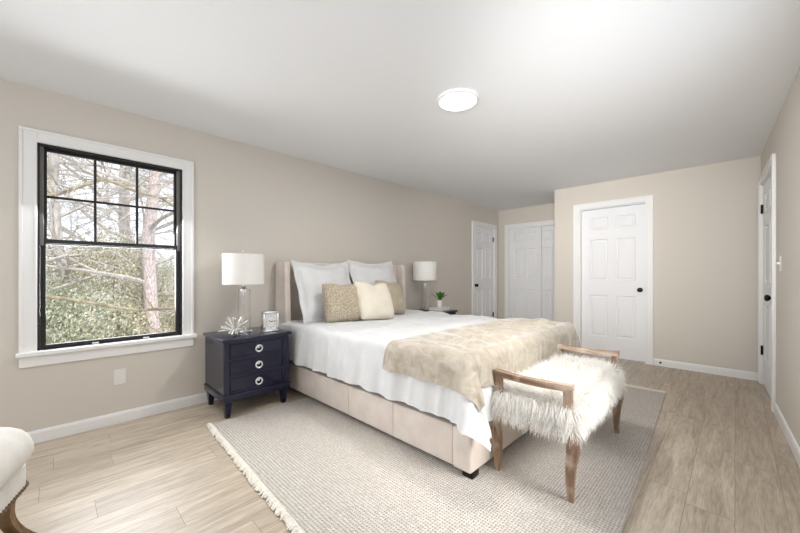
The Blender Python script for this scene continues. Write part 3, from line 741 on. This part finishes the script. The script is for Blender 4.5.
# fur covered seat cushion
def supr(u, v):
    """point+normal on rounded pad; u,v in [-1,1]^2 for top, beyond goes down sides"""
    pass
bm = box(-hx+.0, hx+.012, -hy-.004, hy+.004, .335, .465, bev=.045, seg=4)
seat = obj('seat_cushion', bm, M['furbase'], bench)
def make_fur(n=38000):
    rnd = random.Random(11); verts = []; faces = []
    ax0, ax1, ay = -hx-.012, hx+.015, hy+.008; zt, zb, rc = .475, .345, .045
    A_top = (ax1-ax0)*2*ay; A_s = (zt-zb+.03)*(4*ay+2*(ax1-ax0)); 
    for k in range(n):
        if rnd.random() < A_top/(A_top+A_s*1.25):
            x = rnd.uniform(ax0, ax1); y = rnd.uniform(-ay, ay); z = zt
            ex = (x-(ax0+ax1)/2)/((ax1-ax0)/2); ey = y/ay
            z -= .03*max(0, abs(ex)-.75)**2*16*.5+.03*max(0, abs(ey)-.9)**2*60*.5
            nr = Vector((ex*abs(ex)**3*.9, ey*abs(ey)**7*1.0, .8))
            grav = .25
        else:
            per = rnd.uniform(0, 4*ay+2*(ax1-ax0)); z = rnd.uniform(zb, zt)
            if per < 2*ay: x, y, nr = ax1, per-ay, Vector((1, 0, .1))
            elif per < 4*ay: x, y, nr = ax0, per-3*ay, Vector((-1, 0, .1))
            elif per < 4*ay+(ax1-ax0): x, y, nr = ax0+(per-4*ay), -ay, Vector((0, -1, .1))
            else: x, y, nr = ax0+(per-4*ay-(ax1-ax0)), ay, Vector((0, 1, .1))
            grav = .85
            if y == ay or y == -ay or True:
                q = (z-zb)/(zt-zb); 
        if grav > .8 and x <= ax0+.001 and rnd.random() < .6: continue
        nr.normalize()
        # clump direction from low-frequency field
        cx_, cy_ = sin(x*23+y*17)+sin(y*41+2+z*30), cos(x*31-y*19+z*25)+sin(x*47+1)
        d = nr*.75+Vector((cx_*.22, cy_*.22, 0))+Vector((rnd.gauss(0, .38), rnd.gauss(0, .38), rnd.gauss(0, .2)))
        ln = rnd.uniform(.045, .085)*(1.1 if grav > .8 else .95)
        p = Vector((x, y, z)); seg = 4; wd = rnd.uniform(.0008, .0016)
        ph = rnd.uniform(0, 6); side = d.cross(Vector((0, 0, 1)))
        if side.length < .05: side = Vector((rnd.uniform(-1, 1), rnd.uniform(-1, 1), 0))
        side.normalize(); side = (side+Vector((rnd.uniform(-.5, .5), rnd.uniform(-.5, .5), rnd.uniform(-.5, .5)))).normalized()
        b0 = len(verts)
        for i in range(seg+1):
            ww = wd*(1-.75*i/seg)
            verts.append(p-side*ww); verts.append(p+side*ww)
            d = d.normalized()+Vector((0, 0, -grav*.42-(.16 if i > 1 else 0)))
            d += Vector((sin(ph+i*1.7), cos(ph+i*1.9), 0))*.16
            p = p+d.normalized()*ln/seg
            if abs(p.x-BX*0) < ax1 and ax0 < p.x < ax1 and abs(p.y) < ay and p.z < zt-.012 and p.z > zb: p.z = zt-.01 if grav < .5 else p.z
        for i in range(seg): a = b0+2*i; faces.append((a, a+1, a+3, a+2))
    me = bpy.data.meshes.new('fur'); me.from_pydata([tuple(v) for v in verts], [], faces); me.materials.append(M['fur'])
    o = bpy.data.objects.new('fur', me); COL.objects.link(o); o.parent = seat; o['kind'] = 'stuff'; o['label'] = 'long shaggy cream fur'
    return o
make_fur()

# ------------------------------------------------------------------ accent chair at the left edge of the view
ch = empty('accent_chair', (-2.19, -.085, 0), math.atan2(-.28, .96)); tag(ch, 'cream upholstered chair with nailhead trim and curved wooden leg at the left edge', 'chair')
# local x = toward camera side, local -y = away from bed ; corner at origin
CW, CDp = .62, .60
def rbox_secs(x0, x1, y0, y1, rr_, zs):
    secs = []
    for z, gsh in zs:
        s = []; r_ = max(.01, rr_-gsh)
        for qx, qy, a0_ in ((x1-rr_, y1-rr_, 0), (x0+rr_, y1-rr_, 90), (x0+rr_, y0+rr_, 180), (x1-rr_, y0+rr_, 270)):
            for k in range(13):
                a = radians(a0_+7.5*k); s.append(Vector((qx+cos(a)*(rr_-gsh), qy+sin(a)*(rr_-gsh), z)))
        secs.append(s)
    return secs
bm = bm_new(); add_loft(bm, rbox_secs(-.012, CW, -CDp, .012, .07, [(.245, .012), (.25, .0), (.35, .0), (.36, .012)])); obj('seat_rail', bm, M['chair_fabric'], ch)
bm = bm_new(); add_loft(bm, rbox_secs(-.03, CW+.03, -CDp, .03, .11, [(.355, .035), (.365, .015), (.385, -.002), (.41, -.012), (.44, -.010), (.47, .0), (.495, .018), (.515, .045), (.53, .08), (.535, .10)])); obj('seat_cushion', bm, M['chair_fabric'], ch, angle=80)
bm = bm_new(); nn = 0
def path_pts():
    for k in range(24): yield (.07+k*(CW-.16)/23, .015)
    for k in range(23): yield (-.003, -.09-k*(CDp-.18)/22)
    for k in range(6): a = radians(98+15*k); yield (.058+.073*cos(a), -.058+.073*sin(a))
for x, y in path_pts(): add_lathe(bm, [(0, -.008), (.0055, -.005), (.008, 0), (.0055, .005), (0, .008)], (x, y, .264), 8)
obj('nailhead_trim', bm, M['brass'], ch, kind='stuff')
for ix, cxx in ((-1, .04), (1, CW-.055)):
    for iy, cyy in ((1, -.04), (-1, -CDp+.055)):
        bm = bm_new(); secs = []
        for k in range(9):
            z = .25*(1-k/8); kk = k/8; o_ = .028*(1-kk)*0+.07*max(0, kk-.3)**1.7/.7**1.7-.012*sin(pi*kk)
            h = .021-.003*kk; cx2 = cxx+ix*o_*.75; cy2 = cyy+iy*o_*.75
            secs.append(rect((cx2, cy2), h, h, z))
        add_loft(bm, secs); obj('leg', bm, M['chair_wood'], ch, angle=50)
bm = bm_new(); add_loft(bm, rbox_secs(0, CW, -CDp-.10, -CDp+.04, .05, [(.30, .01), (.34, 0), (.88, 0), (.95, .02), (.97, .045)])); obj('backrest', bm, M['chair_fabric'], ch, angle=60)

# ------------------------------------------------------------------ outside
M['bark'] = noisy('pale_bark', srgb(172, 162, 150), srgb(214, 204, 194), 18, .9, (1, 1, .25), bs=.5, bd=.02)
M['trunkbark'] = noisy('pinkish_bark', srgb(176, 154, 146), srgb(224, 208, 200), 30, .9, (1, 1, .5), bs=.5, bd=.02)
M['twig'] = noisy('olive_twig', srgb(128, 116, 92), srgb(172, 160, 132), 10, .9)
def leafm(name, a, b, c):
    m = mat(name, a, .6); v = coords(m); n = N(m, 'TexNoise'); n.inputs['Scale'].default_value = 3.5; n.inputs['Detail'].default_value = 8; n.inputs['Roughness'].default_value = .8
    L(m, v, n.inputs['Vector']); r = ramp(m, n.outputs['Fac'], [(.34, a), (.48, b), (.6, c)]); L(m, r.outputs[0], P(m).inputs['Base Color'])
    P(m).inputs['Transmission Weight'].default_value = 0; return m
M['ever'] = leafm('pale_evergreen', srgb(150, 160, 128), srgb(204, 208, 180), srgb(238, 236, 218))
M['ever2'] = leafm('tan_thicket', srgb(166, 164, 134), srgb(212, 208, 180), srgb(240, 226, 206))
M['litter'] = noisy('leaf_litter', srgb(160, 140, 116), srgb(214, 200, 176), 4, .95, bs=.3, bd=.05)
tag(obj('yard_ground', box(-30, -3.9, -14, 16, -3.0, -2.8), M['litter'], smooth=False), 'leaf covered yard ground outside the window', 'ground', kind='structure')
def tree(name, label, loc, h, r0, m, depth=5, seed=1, lean=(0, 0), spread=.55, first=.35):
    rnd = random.Random(seed); root = empty(name, loc); tag(root, label, 'tree', 'bare trees outside the window')
    tb = bm_new(); bb = bm_new(); pts = []; n = 8
    for k in range(n+1): pts.append(Vector((lean[0]*k/n+.08*sin(k*1.3+seed), lean[1]*k/n+.08*cos(k*1.7+seed), h*k/n)))
    add_tube(tb, pts, [r0*(1-.55*k/n) for k in range(n+1)], 10)
    def br(p, d, ln, r, dp):
        q = [p]; dd = d.copy()
        for k in range(3):
            dd = (dd+Vector((rnd.gauss(0, .16), rnd.gauss(0, .16), rnd.gauss(.02, .13)))).normalized(); q.append(q[-1]+dd*ln/3)
        add_tube(bb, q, [r, r*.85, r*.72, r*.6], 5 if dp > 2 else 3, cap=False)
        if dp <= 0: return
        for k in range(3 if dp > 1 else 3):
            f = rnd.choice((1, 2, 3)); ax = Vector((rnd.gauss(0, 1), rnd.gauss(0, 1), rnd.gauss(0, .6))).normalized()
            nd = (dd+ax*spread*1.3).normalized(); br(q[f], nd, ln*rnd.uniform(.6, .85), r*.55, dp-1)
    for k in range(16):
        f = first+(1-first)*k/15; i = min(n-1, int(f*n)); p = pts[i].lerp(pts[i+1], f*n-i); az = k*2.4+seed
        br(p, Vector((cos(az), sin(az), rnd.uniform(.05, .6))).normalized(), h*.2*rnd.uniform(.8, 1.2), r0*.30, depth)
    obj('trunk', tb, m, root, angle=60); obj('branches', bb, M['bark'], root, smooth=False)
    return root
tree('bare_tree', 'pinkish bare trunk near the right side of the window view', (-9.6, 1.50, -2.8), 9.5, .17, M['trunkbark'], 4, 3, (.2, .1))
tree('bare_tree', 'bare branching tree in the middle of the window view', (-9.8, .4, -2.8), 9, .12, M['bark'], 5, 8, (-.3, -.6))
tree('bare_tree', 'bare tree with tangled twigs at the left of the window view', (-8.8, -1.0, -2.8), 8.5, .11, M['bark'], 5, 12, (.2, .5))
tree('bare_tree', 'more distant pale bare tree behind the others outside', (-14, 1.8, -2.8), 11, .2, M['bark'], 5, 21, (.5, -.4))
def thicket(name, label, c, rad, n, m, seed, size=.06):
    rnd = random.Random(seed); verts = []; faces = []
    for k in range(n):
        th = rnd.uniform(0, 2*pi); u = rnd.uniform(-1, 1); s_ = sqrt(1-u*u); q = rnd.uniform(.72, 1.0)
        bmp = 1+.13*sin(th*5+seed)*s_+.1*sin(u*9+th*3)
        p = Vector((rad[0]*s_*cos(th)*q*bmp, rad[1]*s_*sin(th)*q*bmp, rad[2]*u*q*bmp+rad[2]))
        a = Vector((rnd.gauss(0, 1), rnd.gauss(0, 1), rnd.gauss(0, 1))).normalized(); b = a.orthogonal().normalized()
        s1 = size*rnd.uniform(.6, 1.4); i = len(verts)
        verts += [p-a*s1, p-b*s1*.4, p+a*s1, p+b*s1*.4]; faces.append((i, i+1, i+2, i+3))
    root = empty(name, c); tag(root, label, 'shrub', 'evergreen thicket outside the window')
    me = bpy.data.meshes.new('foliage'); me.from_pydata([tuple(v) for v in verts], [], faces); me.materials.append(m)
    o = bpy.data.objects.new('foliage', me); COL.objects.link(o); o.parent = root; o['kind'] = 'stuff'
    bm = bm_new()
    for k in range(9):
        a = k*2*pi/9; add_tube(bm, [(.1*cos(a), .1*sin(a), 0), (rad[0]*.4*cos(a), rad[1]*.4*sin(a), rad[2]), (rad[0]*.7*cos(a), rad[1]*.7*sin(a), rad[2]*1.7)], [.05, .03, .008], 5)
    obj('stems', bm, M['twig'], root, smooth=False)
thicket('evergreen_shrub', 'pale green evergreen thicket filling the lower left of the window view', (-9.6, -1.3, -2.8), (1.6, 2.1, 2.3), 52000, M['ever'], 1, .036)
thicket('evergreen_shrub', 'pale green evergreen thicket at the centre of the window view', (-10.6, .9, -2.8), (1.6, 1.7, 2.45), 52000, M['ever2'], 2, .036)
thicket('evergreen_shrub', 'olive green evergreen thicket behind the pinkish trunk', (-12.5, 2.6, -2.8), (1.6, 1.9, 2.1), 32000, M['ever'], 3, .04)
# long near boughs crossing the lower pane
for lab, pts, r in (
    ('long thin bough crossing the lower window pane from upper left', [(-6.4, -1.3, 1.45), (-6.5, -.5, 1.02), (-6.6, .3, .72), (-6.5, 1.1, .62), (-6.6, 1.9, .50)], .03),
    ('thick pale bough arching behind the upper window panes', [(-7.6, -1.2, 2.0), (-7.6, -.2, 2.35), (-7.7, .6, 2.75), (-7.6, 1.4, 2.6), (-7.6, 2.2, 1.9)], .04),
    ('slender bough rising across the right of the lower pane', [(-6.2, .3, -.35), (-6.3, .8, .05), (-6.3, 1.3, .25), (-6.4, 1.8, .28)], .018)):
    bm = bm_new(); n = len(pts); P3 = [Vector(p) for p in pts]; q = []
    for i in range(n-1):
        for k in range(4): q.append(P3[i].lerp(P3[i+1], k/4)+Vector((0, 0, .04*sin(i*4+k))))
    q.append(P3[-1]); add_tube(bm, q, [r*(1-.4*i/len(q)) for i in range(len(q))], 7)
    rnd = random.Random(len(lab))
    for k in range(9):
        p = q[rnd.randrange(2, len(q)-2)]; d = Vector((rnd.gauss(0, .3), rnd.gauss(0, .6), rnd.gauss(.1, .6))).normalized()
        add_tube(bm, [p, p+d*.3, p+d*.55+Vector((0, .1, .06))], [r*.4, r*.3, r*.12], 4)
    tag(obj('bough', bm, M['twig'], shift=-P3[0], loc=P3[0]), lab, 'branch', 'boughs outside the window')
# neighbouring house glimpsed through the trees
hs = empty('neighbour_house', (-17, 6.6, -2.8)); tag(hs, 'pale bluish house wall glimpsed through trees at lower right of the window', 'house')
obj('wall', box(-2, 2, -3, 3, 0, 3.0), mat('pale_siding', srgb(212, 218, 230), .7), hs, smooth=False)
t = bm_new(); add_loft(t, [[Vector((-2.3, y, 3.0)), Vector((2.3, y, 3.0)), Vector((0, y, 4.1))] for y in (-3.3, 3.3)]); obj('roof', t, mat('grey_shingle', srgb(150, 148, 150), .9), hs, smooth=False)
obj('window', box(1.98, 2.03, -1.0, 0, 1.0, 2.2), mat('dark_window', srgb(90, 100, 110), .2), hs, smooth=False)
